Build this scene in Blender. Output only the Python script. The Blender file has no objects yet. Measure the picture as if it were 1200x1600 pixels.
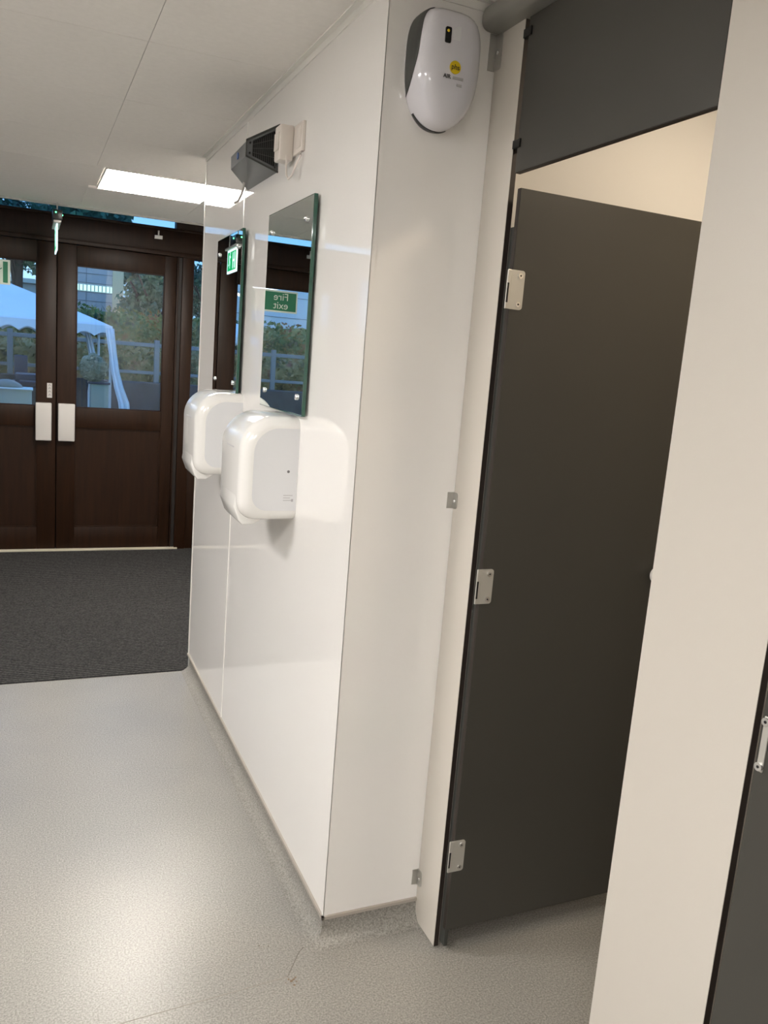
import bpy, bmesh, math, random
from mathutils import Vector, Matrix
from mathutils.noise import noise as pnoise

random.seed(7)
C = bpy.context.scene.collection
scene = bpy.context.scene
PI = math.pi

# ------------------------------------------------------------------ camera, world, exposure
YAW, PITCH, ROLL = 0.420346, 0.178453, 0.0792259
FPX = 1276.145
CAM = Vector((-0.73834, -1.84105, 1.55))
_f = Vector((math.sin(YAW)*math.cos(PITCH), math.cos(YAW)*math.cos(PITCH), -math.sin(PITCH)))
_r = Vector((math.cos(YAW), -math.sin(YAW), 0.0))
_u = _r.cross(_f)
_r2 = _r*math.cos(ROLL) + _u*math.sin(ROLL)
_u2 = -_r*math.sin(ROLL) + _u*math.cos(ROLL)
cd = bpy.data.cameras.new('camera')
cam = bpy.data.objects.new('camera', cd); C.objects.link(cam)
cam.matrix_world = Matrix(((_r2.x, _u2.x, -_f.x, CAM.x), (_r2.y, _u2.y, -_f.y, CAM.y), (_r2.z, _u2.z, -_f.z, CAM.z), (0, 0, 0, 1)))
cd.sensor_fit = 'VERTICAL'; cd.sensor_height = 24.0; cd.lens = FPX/1600*24.0
cd.clip_start = 0.02; cd.clip_end = 300
scene.camera = cam

w = bpy.data.worlds.new('dusk_sky'); scene.world = w; w.use_nodes = True
nt = w.node_tree; bg = nt.nodes['Background']
tc = nt.nodes.new('ShaderNodeTexCoord'); sep = nt.nodes.new('ShaderNodeSeparateXYZ')
rp = nt.nodes.new('ShaderNodeValToRGB')
rp.color_ramp.elements[0].position = 0.0; rp.color_ramp.elements[0].color = (0.42, 0.62, 0.92, 1)
rp.color_ramp.elements[1].position = 0.6; rp.color_ramp.elements[1].color = (0.14, 0.32, 0.80, 1)
nt.links.new(tc.outputs['Generated'], sep.inputs[0]); nt.links.new(sep.outputs['Z'], rp.inputs[0])
nt.links.new(rp.outputs[0], bg.inputs[0]); bg.inputs[1].default_value = 0.75

scene.view_settings.view_transform = 'Standard'
scene.view_settings.look = 'None'
scene.view_settings.gamma = 1.0
scene.view_settings.use_curve_mapping = False
scene.view_settings.exposure = 1.6
LOBBY_L = 20.0        # radiance of the ceiling panels
ROOM_FILL_L = 14.0  # unseen panels added for even light on the walls
CUB_FILL_L = 22.0  # unseen round light added inside the open cubicle

# ------------------------------------------------------------------ materials
def mat(name, col, rough=0.5, metal=0.0, spec=0.5, noise=None, bump=None, emit=None, ior=1.5, coat=0.0):
    m = bpy.data.materials.new(name); m.use_nodes = True
    n = m.node_tree; b = n.nodes['Principled BSDF']
    b.inputs['Base Color'].default_value = (*col, 1)
    b.inputs['Roughness'].default_value = rough
    b.inputs['Metallic'].default_value = metal
    b.inputs['Specular IOR Level'].default_value = spec
    b.inputs['IOR'].default_value = ior
    b.inputs['Coat Weight'].default_value = coat
    t = n.nodes.new('ShaderNodeTexCoord')
    if noise:
        sc, amt = noise[0], noise[1]; stretch = noise[2] if len(noise) > 2 else (1, 1, 1)
        mp = n.nodes.new('ShaderNodeMapping'); mp.inputs['Scale'].default_value = stretch
        nz = n.nodes.new('ShaderNodeTexNoise'); nz.inputs['Scale'].default_value = sc; nz.inputs['Detail'].default_value = 4
        n.links.new(t.outputs['Object'], mp.inputs[0]); n.links.new(mp.outputs[0], nz.inputs[0])
        cr = n.nodes.new('ShaderNodeValToRGB')
        cr.color_ramp.elements[0].position = 0.3; cr.color_ramp.elements[1].position = 0.7
        cr.color_ramp.elements[0].color = (*[max(0, c*(1-amt)) for c in col], 1)
        cr.color_ramp.elements[1].color = (*[min(1, c*(1+amt)) for c in col], 1)
        n.links.new(nz.outputs[0], cr.inputs[0]); n.links.new(cr.outputs[0], b.inputs['Base Color'])
    if bump:
        nz = n.nodes.new('ShaderNodeTexNoise'); nz.inputs['Scale'].default_value = bump[0]
        bp = n.nodes.new('ShaderNodeBump'); bp.inputs['Strength'].default_value = bump[1]; bp.inputs['Distance'].default_value = 0.002
        n.links.new(t.outputs['Object'], nz.inputs[0]); n.links.new(nz.outputs[0], bp.inputs['Height']); n.links.new(bp.outputs[0], b.inputs['Normal'])
    if emit:
        b.inputs['Emission Color'].default_value = (*emit[0], 1); b.inputs['Emission Strength'].default_value = emit[1]
    return m

def leaf_mat(name, cols, scale=1.2):
    m = bpy.data.materials.new(name); m.use_nodes = True
    n = m.node_tree; b = n.nodes['Principled BSDF']; b.inputs['Roughness'].default_value = 0.6
    t = n.nodes.new('ShaderNodeTexCoord'); nz = n.nodes.new('ShaderNodeTexNoise'); nz.inputs['Scale'].default_value = scale; nz.inputs['Detail'].default_value = 6
    cr = n.nodes.new('ShaderNodeValToRGB'); e = cr.color_ramp.elements
    while len(e) < len(cols): e.new(0.5)
    for i, c in enumerate(cols):
        e[i].position = 0.3 + 0.4*i/(len(cols)-1); e[i].color = (*c, 1)
    n.links.new(t.outputs['Object'], nz.inputs[0]); n.links.new(nz.outputs[0], cr.inputs[0]); n.links.new(cr.outputs[0], b.inputs['Base Color'])
    return m

def glass_mat(name, tint, refl=1.0):
    m = bpy.data.materials.new(name); m.use_nodes = True; n = m.node_tree; n.nodes.clear()
    o = n.nodes.new('ShaderNodeOutputMaterial'); mx = n.nodes.new('ShaderNodeMixShader')
    tr = n.nodes.new('ShaderNodeBsdfTransparent'); tr.inputs[0].default_value = (*tint, 1)
    gl = n.nodes.new('ShaderNodeBsdfGlossy'); gl.inputs[0].default_value = (1, 1, 1, 1); gl.inputs['Roughness'].default_value = 0.01
    fr = n.nodes.new('ShaderNodeFresnel'); fr.inputs[0].default_value = 1.45
    n.links.new(fr.outputs[0], mx.inputs[0]); n.links.new(tr.outputs[0], mx.inputs[1]); n.links.new(gl.outputs[0], mx.inputs[2])
    n.links.new(mx.outputs[0], o.inputs[0]); return m

M = {}
M['panel'] = mat('gloss_white_cladding', (0.87, 0.85, 0.82), 0.02, spec=0.5, ior=1.56)
M['panel_trim'] = mat('white_joint_trim', (0.86, 0.85, 0.80), 0.25)
M['ceil'] = mat('ceiling_tile', (0.86, 0.83, 0.79), 0.85, noise=(60, 0.02))
M['ceilbar'] = mat('ceiling_bar', (0.60, 0.59, 0.56), 0.6)
M['plain'] = mat('painted_wall', (0.80, 0.78, 0.74), 0.6)
M['greywall'] = mat('mid_grey_painted_wall', (0.42, 0.41, 0.40), 0.6)
M['skirt'] = mat('skirting_trim', (0.42, 0.38, 0.33), 0.45)
M['brown'] = mat('brown_stained_timber', (0.018, 0.0070, 0.0025), 0.45, spec=0.2, noise=(6, 0.25, (8, 8, 0.6)))
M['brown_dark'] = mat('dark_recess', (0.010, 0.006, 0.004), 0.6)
M['glass'] = glass_mat('door_glass', (0.80, 0.88, 0.86))
M['glass_teal'] = glass_mat('teal_glass', (0.62, 0.78, 0.82))
M['mirror'] = mat('mirror_silver', (0.80, 0.86, 0.84), 0.0, 1.0)
M['mirror_edge'] = mat('green_glass_edge', (0.012, 0.085, 0.055), 0.08, spec=0.8)
M['chrome'] = mat('chrome', (0.85, 0.85, 0.85), 0.12, 1.0)
M['steel'] = mat('satin_aluminium', (0.52, 0.51, 0.48), 0.38, 0.85)
M['hinge'] = mat('satin_hinge_metal', (0.60, 0.585, 0.54), 0.4, 0.6)
M['rail'] = mat('anodised_rail', (0.33, 0.325, 0.295), 0.42, 0.55)
M['laminate'] = mat('pale_grey_laminate', (0.60, 0.56, 0.50), 0.38, bump=(350, 0.05))
M['core'] = mat('dark_laminate_core', (0.022, 0.014, 0.010), 0.55)
M['dark'] = mat('graphite_laminate', (0.051, 0.048, 0.041), 0.38, bump=(500, 0.06))
M['white'] = mat('white_moulded_plastic', (0.84, 0.83, 0.80), 0.14, coat=0.3)
M['whitegrey'] = mat('cool_white_and_cheek_shade', (0.74, 0.745, 0.755), 0.2)  # cool tint carries shading on the dryer cheeks; freshener flare shares it
M['fresh'] = mat('white_gloss_plastic', (0.70, 0.69, 0.73), 0.10, coat=0.5)
M['charcoal'] = mat('charcoal_plastic', (0.045, 0.047, 0.042), 0.45)
M['black'] = mat('black_plastic', (0.006, 0.006, 0.006), 0.35)
M['greybody'] = mat('grey_metal_casing', (0.135, 0.14, 0.145), 0.38, 0.3)
M['mesh'] = mat('grille_wire', (0.09, 0.09, 0.085), 0.5, 0.5)
M['socket'] = mat('ivory_socket_plastic', (0.76, 0.70, 0.64), 0.3)
M['blue'] = mat('blue_badge', (0.03, 0.10, 0.32), 0.4)
M['yellow'] = mat('yellow_sticker', (0.72, 0.52, 0.01), 0.45)
M['ink'] = mat('dark_ink', (0.02, 0.02, 0.02), 0.6)
M['greyink'] = mat('grey_ink', (0.42, 0.41, 0.42), 0.6)
M['signgreen'] = mat('sign_green', (0.005, 0.16, 0.075), 0.4)
M['signwhite'] = mat('sign_white', (0.62, 0.68, 0.60), 0.4)
M['litgreen'] = mat('lit_sign_green', (0.0, 0.2, 0.08), 0.4, emit=((0.0, 0.30, 0.09), 0.5))
M['litwhite'] = mat('lit_sign_white', (0.7, 0.8, 0.75), 0.4, emit=((0.62, 0.85, 0.90), 0.5))
M['led'] = mat('green_led', (0.0, 0.3, 0.05), 0.4, emit=((0.1, 1.0, 0.3), 2.0))
M['threshold'] = mat('pale_threshold_strip', (0.55, 0.50, 0.40), 0.5)
M['padgrey'] = mat('pale_grey_pad', (0.50, 0.48, 0.46), 0.4)
M['tube'] = mat('grey_flex', (0.45, 0.43, 0.40), 0.4)
def panel_light(name, strength, col=(1.0, 0.93, 0.82)):
    return mat(name, (0.9, 0.9, 0.9), 0.5, emit=(col, strength))
M['lobbylight'] = panel_light('lit_panel_lobby', LOBBY_L, (1.0, 0.94, 0.86))
M['roomfill'] = panel_light('fill_panel_room', ROOM_FILL_L, (1.0, 0.965, 0.93))
M['cubfill'] = panel_light('fill_downlight', CUB_FILL_L, (1.0, 0.83, 0.62))

# floor vinyl: speckled pale grey, with a welded seam
m = mat('speckled_grey_vinyl', (0.44, 0.43, 0.405), 0.33); M['vinyl'] = m
n = m.node_tree; b = n.nodes['Principled BSDF']; t = n.nodes.new('ShaderNodeTexCoord')
def ramp(n, src, p0, c0, p1, c1):
    cr = n.nodes.new('ShaderNodeValToRGB'); cr.color_ramp.elements[0].position = p0; cr.color_ramp.elements[1].position = p1
    cr.color_ramp.elements[0].color = (*c0, 1); cr.color_ramp.elements[1].color = (*c1, 1); n.links.new(src, cr.inputs[0]); return cr
n1 = n.nodes.new('ShaderNodeTexNoise'); n1.inputs['Scale'].default_value = 210; n1.inputs['Detail'].default_value = 3; n1.inputs['Roughness'].default_value = 0.7
n.links.new(t.outputs['Object'], n1.inputs[0])
r1 = ramp(n, n1.outputs[0], 0.36, (0.195, 0.185, 0.168), 0.64, (0.385, 0.368, 0.335))
n2 = n.nodes.new('ShaderNodeTexNoise'); n2.inputs['Scale'].default_value = 2.2; n2.inputs['Detail'].default_value = 3
n.links.new(t.outputs['Object'], n2.inputs[0])
r2 = ramp(n, n2.outputs[0], 0.35, (0.93, 0.93, 0.93), 0.65, (1.04, 1.03, 1.01))
mx = n.nodes.new('ShaderNodeMix'); mx.data_type = 'RGBA'; mx.blend_type = 'MULTIPLY'; mx.inputs[0].default_value = 1.0
n.links.new(r1.outputs[0], mx.inputs[6]); n.links.new(r2.outputs[0], mx.inputs[7]); n.links.new(mx.outputs[2], b.inputs['Base Color'])
bp = n.nodes.new('ShaderNodeBump'); bp.inputs['Strength'].default_value = 0.12; bp.inputs['Distance'].default_value = 0.001
n.links.new(n1.outputs[0], bp.inputs['Height']); n.links.new(bp.outputs[0], b.inputs['Normal'])

M['vinyl_cove'] = M['vinyl'].copy(); M['vinyl_cove'].name = 'vinyl_cove'; M['vinyl_cove'].node_tree.nodes['Principled BSDF'].inputs['Roughness'].default_value = 0.62
M['vinyl_cove'].node_tree.nodes['Principled BSDF'].inputs['Specular IOR Level'].default_value = 0.25
# ribbed entrance matting
m = mat('ribbed_charcoal_matting', (0.045, 0.045, 0.045), 0.95, spec=0.1); M['mat'] = m
n = m.node_tree; b = n.nodes['Principled BSDF']; t = n.nodes.new('ShaderNodeTexCoord')
wv = n.nodes.new('ShaderNodeTexWave'); wv.bands_direction = 'Y'; wv.inputs['Scale'].default_value = 14; wv.inputs['Distortion'].default_value = 0.12; wv.inputs['Detail'].default_value = 1
nz = n.nodes.new('ShaderNodeTexNoise'); nz.inputs['Scale'].default_value = 110; nz.inputs['Detail'].default_value = 4
n.links.new(t.outputs['Object'], wv.inputs[0]); n.links.new(t.outputs['Object'], nz.inputs[0])
ra = ramp(n, nz.outputs[0], 0.3, (0.022, 0.0215, 0.021), 0.7, (0.082, 0.079, 0.078))
rb = ramp(n, wv.outputs['Fac'], 0.1, (0.35, 0.35, 0.35), 0.7, (1.15, 1.15, 1.15))
mx = n.nodes.new('ShaderNodeMix'); mx.data_type = 'RGBA'; mx.blend_type = 'MULTIPLY'; mx.inputs[0].default_value = 1.0
n.links.new(ra.outputs[0], mx.inputs[6]); n.links.new(rb.outputs[0], mx.inputs[7]); n.links.new(mx.outputs[2], b.inputs['Base Color'])
bp = n.nodes.new('ShaderNodeBump'); bp.inputs['Strength'].default_value = 0.6; bp.inputs['Distance'].default_value = 0.004
n.links.new(wv.outputs['Fac'], bp.inputs['Height']); n.links.new(bp.outputs[0], b.inputs['Normal'])

# outside
M['asphalt'] = mat('dark_asphalt', (0.05, 0.052, 0.06), 0.8, noise=(3, 0.3))
M['hedge'] = leaf_mat('autumn_hedge_leaves', [(0.010, 0.03, 0.010), (0.06, 0.16, 0.035), (0.22, 0.19, 0.03), (0.30, 0.08, 0.02)], 2.4)
M['tree'] = leaf_mat('tree_leaves', [(0.015, 0.06, 0.045), (0.05, 0.14, 0.08), (0.16, 0.24, 0.06)], 0.8)
M['bank'] = leaf_mat('bank_shrub_leaves', [(0.03, 0.04, 0.012), (0.22, 0.19, 0.05), (0.42, 0.30, 0.12), (0.25, 0.07, 0.03)], 3.5)
M['palebush'] = leaf_mat('pale_bush_leaves', [(0.16, 0.17, 0.10), (0.30, 0.30, 0.19)], 5)
M['bark'] = mat('bark', (0.05, 0.035, 0.025), 0.9, noise=(12, 0.3))
M['canvas'] = mat('white_canvas', (0.86, 0.89, 0.93), 0.7, noise=(2, 0.05))
M['pole'] = mat('white_pole', (0.6, 0.62, 0.62), 0.4)
M['clad'] = mat('grey_cladding', (0.58, 0.54, 0.53), 0.5)
M['cladline'] = mat('cladding_joint', (0.25, 0.24, 0.24), 0.6)
M['cream'] = mat('cream_reflection', (0.80, 0.68, 0.42), 0.7)  # tone of the bright interior wall reflected in the door glass
M['palewall'] = mat('pale_blue_render', (0.72, 0.80, 0.86), 0.7)
M['reflstrip'] = mat('reflected_light_strip', (0.5, 0.6, 0.6), 0.3, emit=((0.55, 0.85, 0.85), 0.7))  # glow stands for interior lights reflected in the door glass
M['railing'] = mat('galvanised_railing', (0.24, 0.25, 0.25), 0.5, 0.2)
M['slate'] = mat('slate_retaining_wall', (0.055, 0.06, 0.062), 0.8, noise=(5, 0.35))
M['navy'] = mat('navy_plastic', (0.012, 0.03, 0.06), 0.4)
M['planter'] = mat('pale_green_planter', (0.28, 0.36, 0.31), 0.6)
M['whitebox'] = mat('white_painted_box', (0.62, 0.68, 0.64), 0.6)
M['sack'] = mat('pale_sack', (0.30, 0.30, 0.27), 0.8)

# ------------------------------------------------------------------ helpers
def wloc(o):
    v = Vector((0, 0, 0))
    while o is not None:
        v += o.location; o = o.parent
    return v

class MB:
    def __init__(s): s.bm = bmesh.new()
    def box(s, x0, x1, y0, y1, z0, z1, bev=0.0, seg=2):
        r = bmesh.ops.create_cube(s.bm, size=1.0); vs = r['verts']
        bmesh.ops.scale(s.bm, vec=(abs(x1-x0), abs(y1-y0), abs(z1-z0)), verts=vs)
        bmesh.ops.translate(s.bm, vec=((x0+x1)/2, (y0+y1)/2, (z0+z1)/2), verts=vs)
        if bev > 0:
            es = list({e for v in vs for e in v.link_edges})
            bmesh.ops.bevel(s.bm, geom=es, offset=bev, segments=seg, profile=0.5, affect='EDGES')
        return s
    def quad(s, *pts):
        s.bm.faces.new([s.bm.verts.new(p) for p in pts]); return s
    def prism(s, prof, axis, a, b, bev=0.0, seg=3):
        """profile list of 2D points extruded along axis from a to b (axis 0: (y,z), 1: (x,z), 2: (x,y))"""
        def P(p, t):
            return {0: (t, p[0], p[1]), 1: (p[0], t, p[1]), 2: (p[0], p[1], t)}[axis]
        v0 = [s.bm.verts.new(P(p, a)) for p in prof]; v1 = [s.bm.verts.new(P(p, b)) for p in prof]
        n = len(prof); fs = [s.bm.faces.new(v0), s.bm.faces.new(v1)]
        for i in range(n): fs.append(s.bm.faces.new((v0[i], v0[(i+1) % n], v1[(i+1) % n], v1[i])))
        bmesh.ops.recalc_face_normals(s.bm, faces=fs)
        if bev > 0:
            es = list({e for f in fs[:2] for e in f.edges})
            bmesh.ops.bevel(s.bm, geom=es, offset=bev, segments=seg, profile=0.5, affect='EDGES')
        return s
    def rod(s, p, q, r, seg=12, r2=None):
        p = Vector(p); q = Vector(q); d = q-p
        rr = bmesh.ops.create_cone(s.bm, cap_ends=True, segments=seg, radius1=r, radius2=r if r2 is None else r2, depth=d.length)
        R = d.to_track_quat('Z', 'Y').to_matrix().to_4x4()
        bmesh.ops.transform(s.bm, matrix=Matrix.Translation((p+q)/2) @ R, verts=rr['verts']); return s
    def tube(s, pts, r, seg=8):
        pts = [Vector(p) for p in pts]; rings = []
        for i, p in enumerate(pts):
            d = (pts[min(i+1, len(pts)-1)] - pts[max(i-1, 0)]).normalized()
            a = d.cross(Vector((0.31, 0.2, 0.93))); a.normalize(); b = d.cross(a)
            rings.append([s.bm.verts.new(p + a*r*math.cos(2*PI*k/seg) + b*r*math.sin(2*PI*k/seg)) for k in range(seg)])
        for A, B in zip(rings, rings[1:]):
            for k in range(seg): s.bm.faces.new((A[k], A[(k+1) % seg], B[(k+1) % seg], B[k]))
        s.bm.faces.new(rings[0]); s.bm.faces.new(rings[-1][::-1]); return s
    def ball(s, c, r, sc=(1, 1, 1), u=16, v=10):
        rr = bmesh.ops.create_uvsphere(s.bm, u_segments=u, v_segments=v, radius=r)
        bmesh.ops.scale(s.bm, vec=sc, verts=rr['verts']); bmesh.ops.translate(s.bm, vec=c, verts=rr['verts']); return s
    def loft(s, rings, cap0=True, cap1=True):
        R = [[s.bm.verts.new(p) for p in r] for r in rings]; n = len(R[0])
        for A, B in zip(R, R[1:]):
            for k in range(n): s.bm.faces.new((A[k], A[(k+1) % n], B[(k+1) % n], B[k]))
        if cap0: s.bm.faces.new(R[0][::-1])
        if cap1: s.bm.faces.new(R[-1])
        return s
    def build(s, name, material, parent=None, smooth=None, label=None):
        bmesh.ops.recalc_face_normals(s.bm, faces=s.bm.faces[:])
        if parent is not None:
            bmesh.ops.translate(s.bm, vec=-wloc(parent), verts=s.bm.verts[:])
        me = bpy.data.meshes.new(name); s.bm.to_mesh(me); s.bm.free()
        if smooth is not None:
            for p in me.polygons: p.use_smooth = True
            me.set_sharp_from_angle(angle=math.radians(smooth))
        me.materials.append(M[material] if isinstance(material, str) else material)
        o = bpy.data.objects.new(name, me); C.objects.link(o)
        if parent is not None: o.parent = parent
        if label: o['label'] = label
        return o

def thing(name, label, cat, loc, group=None):
    o = bpy.data.objects.new(name, None); C.objects.link(o); o.location = loc
    o.empty_display_size = 0.05
    o['label'] = label; o['category'] = cat
    if group: o['group'] = group
    return o
def tag(o, label, cat, group=None):
    o['label'] = label; o['category'] = cat
    if group: o['group'] = group
    return o
def struct(o, label=None):
    o['kind'] = 'structure'
    if label: o['label'] = label
    return o
def sroot(name, loc, label=None):
    o = bpy.data.objects.new(name, None); C.objects.link(o); o.location = loc; o['kind'] = 'structure'
    if label: o['label'] = label
    return o
def empty_part(name, parent): pass
def text_mesh(name, txt, size, material, parent, mw, extrude=0.0006, align='CENTER', label=None):
    cu = bpy.data.curves.new(name, 'FONT'); cu.body = txt; cu.size = size; cu.extrude = extrude
    cu.align_x = align; cu.align_y = 'CENTER'
    tmp = bpy.data.objects.new('tmp_text', cu); C.objects.link(tmp)
    dg = bpy.context.evaluated_depsgraph_get(); dg.update()
    me = bpy.data.meshes.new_from_object(tmp.evaluated_get(dg)); bpy.data.objects.remove(tmp); bpy.data.curves.remove(cu)
    me.name = name; me.transform(mw); me.transform(Matrix.Translation(-wloc(parent)))
    me.materials.clear(); me.materials.append(M[material])
    o = bpy.data.objects.new(name, me); C.objects.link(o); o.parent = parent
    if label: o['label'] = label
    return o
def rrect(x0, x1, y0, y1, r, seg=6):
    if not isinstance(r, (list, tuple)): r = [r]*4
    cs = [(x1-r[0], y1-r[0], 0, r[0]), (x0+r[1], y1-r[1], 90, r[1]), (x0+r[2], y0+r[2], 180, r[2]), (x1-r[3], y0+r[3], 270, r[3])]
    out = []
    for cx, cy, a0, rr in cs:
        for k in range(seg+1):
            a = math.radians(a0 + 90*k/seg); out.append((cx+rr*math.cos(a), cy+rr*math.sin(a)))
    return out

# ------------------------------------------------------------------ measures
H = 2.394; L = 2.045; WX = 0.28; D = 4.53; MATY = 1.992; ZT = 0.067
JY = 1.287
XL, YB, XR = -2.6, -4.6, 1.75

# ------------------------------------------------------------------ setting
fl_ = struct(MB().box(XL-0.1, XR+0.1, YB-0.1, MATY, -0.1, 0.0).build('floor', 'vinyl'), 'speckled pale grey vinyl floor')
def smudge(x, y, n, spread, size, col, lab):
    rr_ = random.Random(int(x*1000)); b_ = MB()
    for _ in range(n):
        cx_, cy_ = x+rr_.gauss(0, spread), y+rr_.gauss(0, spread*0.7); r_ = size*rr_.uniform(0.3, 1.0)
        b_.quad(*[(cx_+r_*rr_.uniform(0.5, 1.2)*math.cos(k*PI/3.5), cy_+r_*rr_.uniform(0.5, 1.2)*math.sin(k*PI/3.5), 0.0005) for k in range(7)])
    o = b_.build('scuff_mark', mat('scuff', col, 0.6), fl_); o['label'] = lab
smudge(-0.121, -0.118, 12, 0.010, 0.0045, (0.22, 0.15, 0.09), 'small brown scuff by the floor seam')
smudge(-0.165, 0.015, 6, 0.008, 0.003, (0.16, 0.14, 0.11), 'tiny dark scuff')
smudge(-0.235, 0.010, 9, 0.016, 0.0035, (0.30, 0.28, 0.24), 'faint grey scuff')
# seam and scuff as thin welded vinyl bead in the floor
struct(MB().tube([(-0.128, -0.105, 0.0), (-0.52, -0.125, 0.0), (-1.2, -0.16, 0.0)], 0.0010, 6).build('trim_6', mat('weld_bead', (0.34, 0.31, 0.27), 0.5)), 'thin welded seam in the vinyl floor')
struct(MB().tube([(-0.128, -0.105, 0.0003), (-0.075, -0.03, 0.0003), (-0.058, -0.016, 0.001)], 0.0008, 6).build('trim_7', mat('weld_bead_dark', (0.20, 0.18, 0.15), 0.5)), 'short dark seam running to the wall corner')
struct(MB().box(XL-0.1, 1.4, MATY, D+0.3, -0.1, 0.004).build('floor_lobby', 'mat'), 'ribbed charcoal entrance matting')

# ceiling: slab, tiles and end upstand
x_lines = [-0.42 + 0.63*k for k in range(-4, 5)]
y_lines = [0.755 + 0.63*k for k in range(-9, 6)]
light_cells = {(3, 12): 1}
LIT = {(4, 12), (1, 5), (1, 8), (2, 3)}
cb = MB(); cb.box(XL-0.1, XR+0.1, YB-0.1, 4.135, H+0.012, H+0.10)
for i in range(len(x_lines)-1):
    for j in range(len(y_lines)-1):
        x0, x1 = x_lines[i], x_lines[i+1]; y0, y1 = y_lines[j], min(y_lines[j+1], 4.135)
        if (i, j) in LIT: continue
        x0 = max(x0, XL-0.05); x1 = min(x1, XR+0.05)
        cb.box(x0+0.0008, x1-0.0008, y0+0.0009, y1-0.0009, H, H+0.011)
struct(cb.build('ceiling', 'ceil'), 'off-white tiled ceiling')
struct(MB().box(XL-0.1, XR+0.1, 4.135, D+0.1, 2.75, 2.85).build('ceiling_raised', 'plain'), 'raised ceiling strip before the doors')
struct(MB().box(XL-0.1, XR+0.1, 4.128, 4.14, H, 2.76).build('trim_8', 'ceilbar'))

# mirror wall (box-out) : face x=0, end face y=L, return face y=0 and its continuation as the cubicle side wall
struct(MB().box(0.0, WX+0.10, 0.10, L, 0.0, H+0.01).build('wall_right', 'panel'), 'glossy white clad wall with mirrors')
struct(MB().box(0.0, XR+0.1, 0.0, 0.10, 0.0, H+0.01).build('wall_return', 'panel'), 'short glossy white wall beside the cubicle')
struct(MB().box(-0.0022, 0.0008, JY-0.0035, JY+0.0035, ZT, H).build('trim_1', 'panel_trim'), 'vertical cladding joint strip')
t2 = MB(); t2.box(-0.0012, 0.012, -0.0012, 0.0005, ZT, H); t2.box(-0.0012, 0.0005, -0.0012, 0.012, ZT, H)
struct(t2.build('trim_2', 'panel'), 'white corner trim of the clad wall')
struct(MB().box(-0.0022, 0.001, L-0.012, L+0.002, ZT, H).build('trim_3', 'panel_trim'))
ct = MB(); ct.box(-0.020, 0.0, -0.020, L, H-0.004, H); ct.box(-0.004, 0.0, -0.004, L, H-0.022, H)
ct.box(-0.020, WX+0.2, -0.020, 0.0, H-0.004, H); ct.box(-0.004, WX+0.2, -0.004, 0.0, H-0.022, H)
struct(ct.build('trim_4', 'panel_trim'), 'white edge trim between wall and ceiling')
# capping strip above the coved skirting
sk = MB(); sk.box(-0.0065, 0.001, -0.0065, L, ZT-0.005, ZT+0.004); sk.box(-0.0065, WX, -0.0065, 0.001, ZT-0.005, ZT+0.004)
struct(sk.build('trim_5', 'skirt'), 'beige capping strip above the coved skirting')
# coved vinyl upstand
def cove(mb, axis, a, b, sgn):
    R = 0.040; pr = [(0.0, ZT-0.003), (-0.0035, ZT-0.003)]
    for k in range(9):
        a_ = PI/2*k/8; pr.append((-0.0035-R*(1-math.cos(a_)), 0.0006+R*(1-math.sin(a_))))
    pr.append((0.0, 0.0006))
    mb.prism(pr, axis, a, b)
cv = MB()
prof = [(0.0, ZT-0.003), (-0.0035, ZT-0.003)]
R = 0.042
for k in range(10):
    a_ = PI/2*k/9; prof.append((-0.0035-R*(1-math.cos(a_)), 0.0004+R*(1-math.sin(a_))))
# sweep the profile along far end -> corner -> pilaster, mitred at the corner
path = [((0, L-0.05), (-1, 0)), ((0, 0.0), (-1, -1)), ((WX, 0.0), (0, -1))]
rings = []
for (px, py), (nx, ny) in path:
    rings.append([cv.bm.verts.new((px + nx*(-u), py + ny*(-u), z)) for u, z in prof])
for A, B in zip(rings, rings[1:]):
    for k in range(len(prof)-1): cv.bm.faces.new((A[k], A[k+1], B[k+1], B[k]))
struct(cv.build('baseboard_right', 'vinyl_cove', smooth=50), 'coved vinyl skirting')

# rest of the room shell
struct(MB().box(XL-0.1, XL, YB-0.1, D+0.1, 0.0, 2.8).build('wall_left', 'greywall'))
struct(MB().box(XL, XR, YB-0.1, YB, 0.0, 2.8).build('wall_back', 'plain'))
struct(MB().box(XR, XR+0.1, YB, 0.0, 0.0, 2.8).build('wall_cubicle_back', 'plain'))
struct(MB().box(1.3, 1.4, L, D, 0.0, 2.8).build('wall_lobby_right', 'plain'))
struct(MB().box(WX+0.1, 1.4, L-0.1, L, 0.0, 2.8).build('wall_lobby_return', 'plain'))

# ------------------------------------------------------------------ entrance front: frame, transom, doors
XLF, XRF = XL, 1.3
fr = sroot('trim_9', (0.3, D, 0), 'dark brown timber entrance frame')
f = MB()
f.box(XLF, XRF, D-0.02, D+0.08, 2.21, 2.395, 0.004)           # head beam
f.box(XLF, XRF, D-0.035, D+0.02, 2.205, 2.235, 0.003)
f.box(XLF, XRF, D-0.03, D+0.02, 2.385, 2.402, 0.003)
f.build('head_beam', 'brown', fr, smooth=40)
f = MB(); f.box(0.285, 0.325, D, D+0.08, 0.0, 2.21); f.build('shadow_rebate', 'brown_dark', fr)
f = MB(); f.box(0.322, 0.405, D-0.03, D+0.08, 0.0, 2.21, 0.004); f.box(0.285, 0.297, D-0.012, D+0.04, 0.0, 2.21, 0.002); f.build('post', 'brown', fr, smooth=40)
f = MB(); f.box(-1.735, -1.655, D-0.03, D+0.08, 0.0, 2.21, 0.004); f.build('post', 'brown', fr, smooth=40)
f = MB(); f.box(0.95, 1.3, D-0.03, D+0.08, 0.0, 2.21, 0.004); f.build('post', 'brown', fr, smooth=40)
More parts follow.
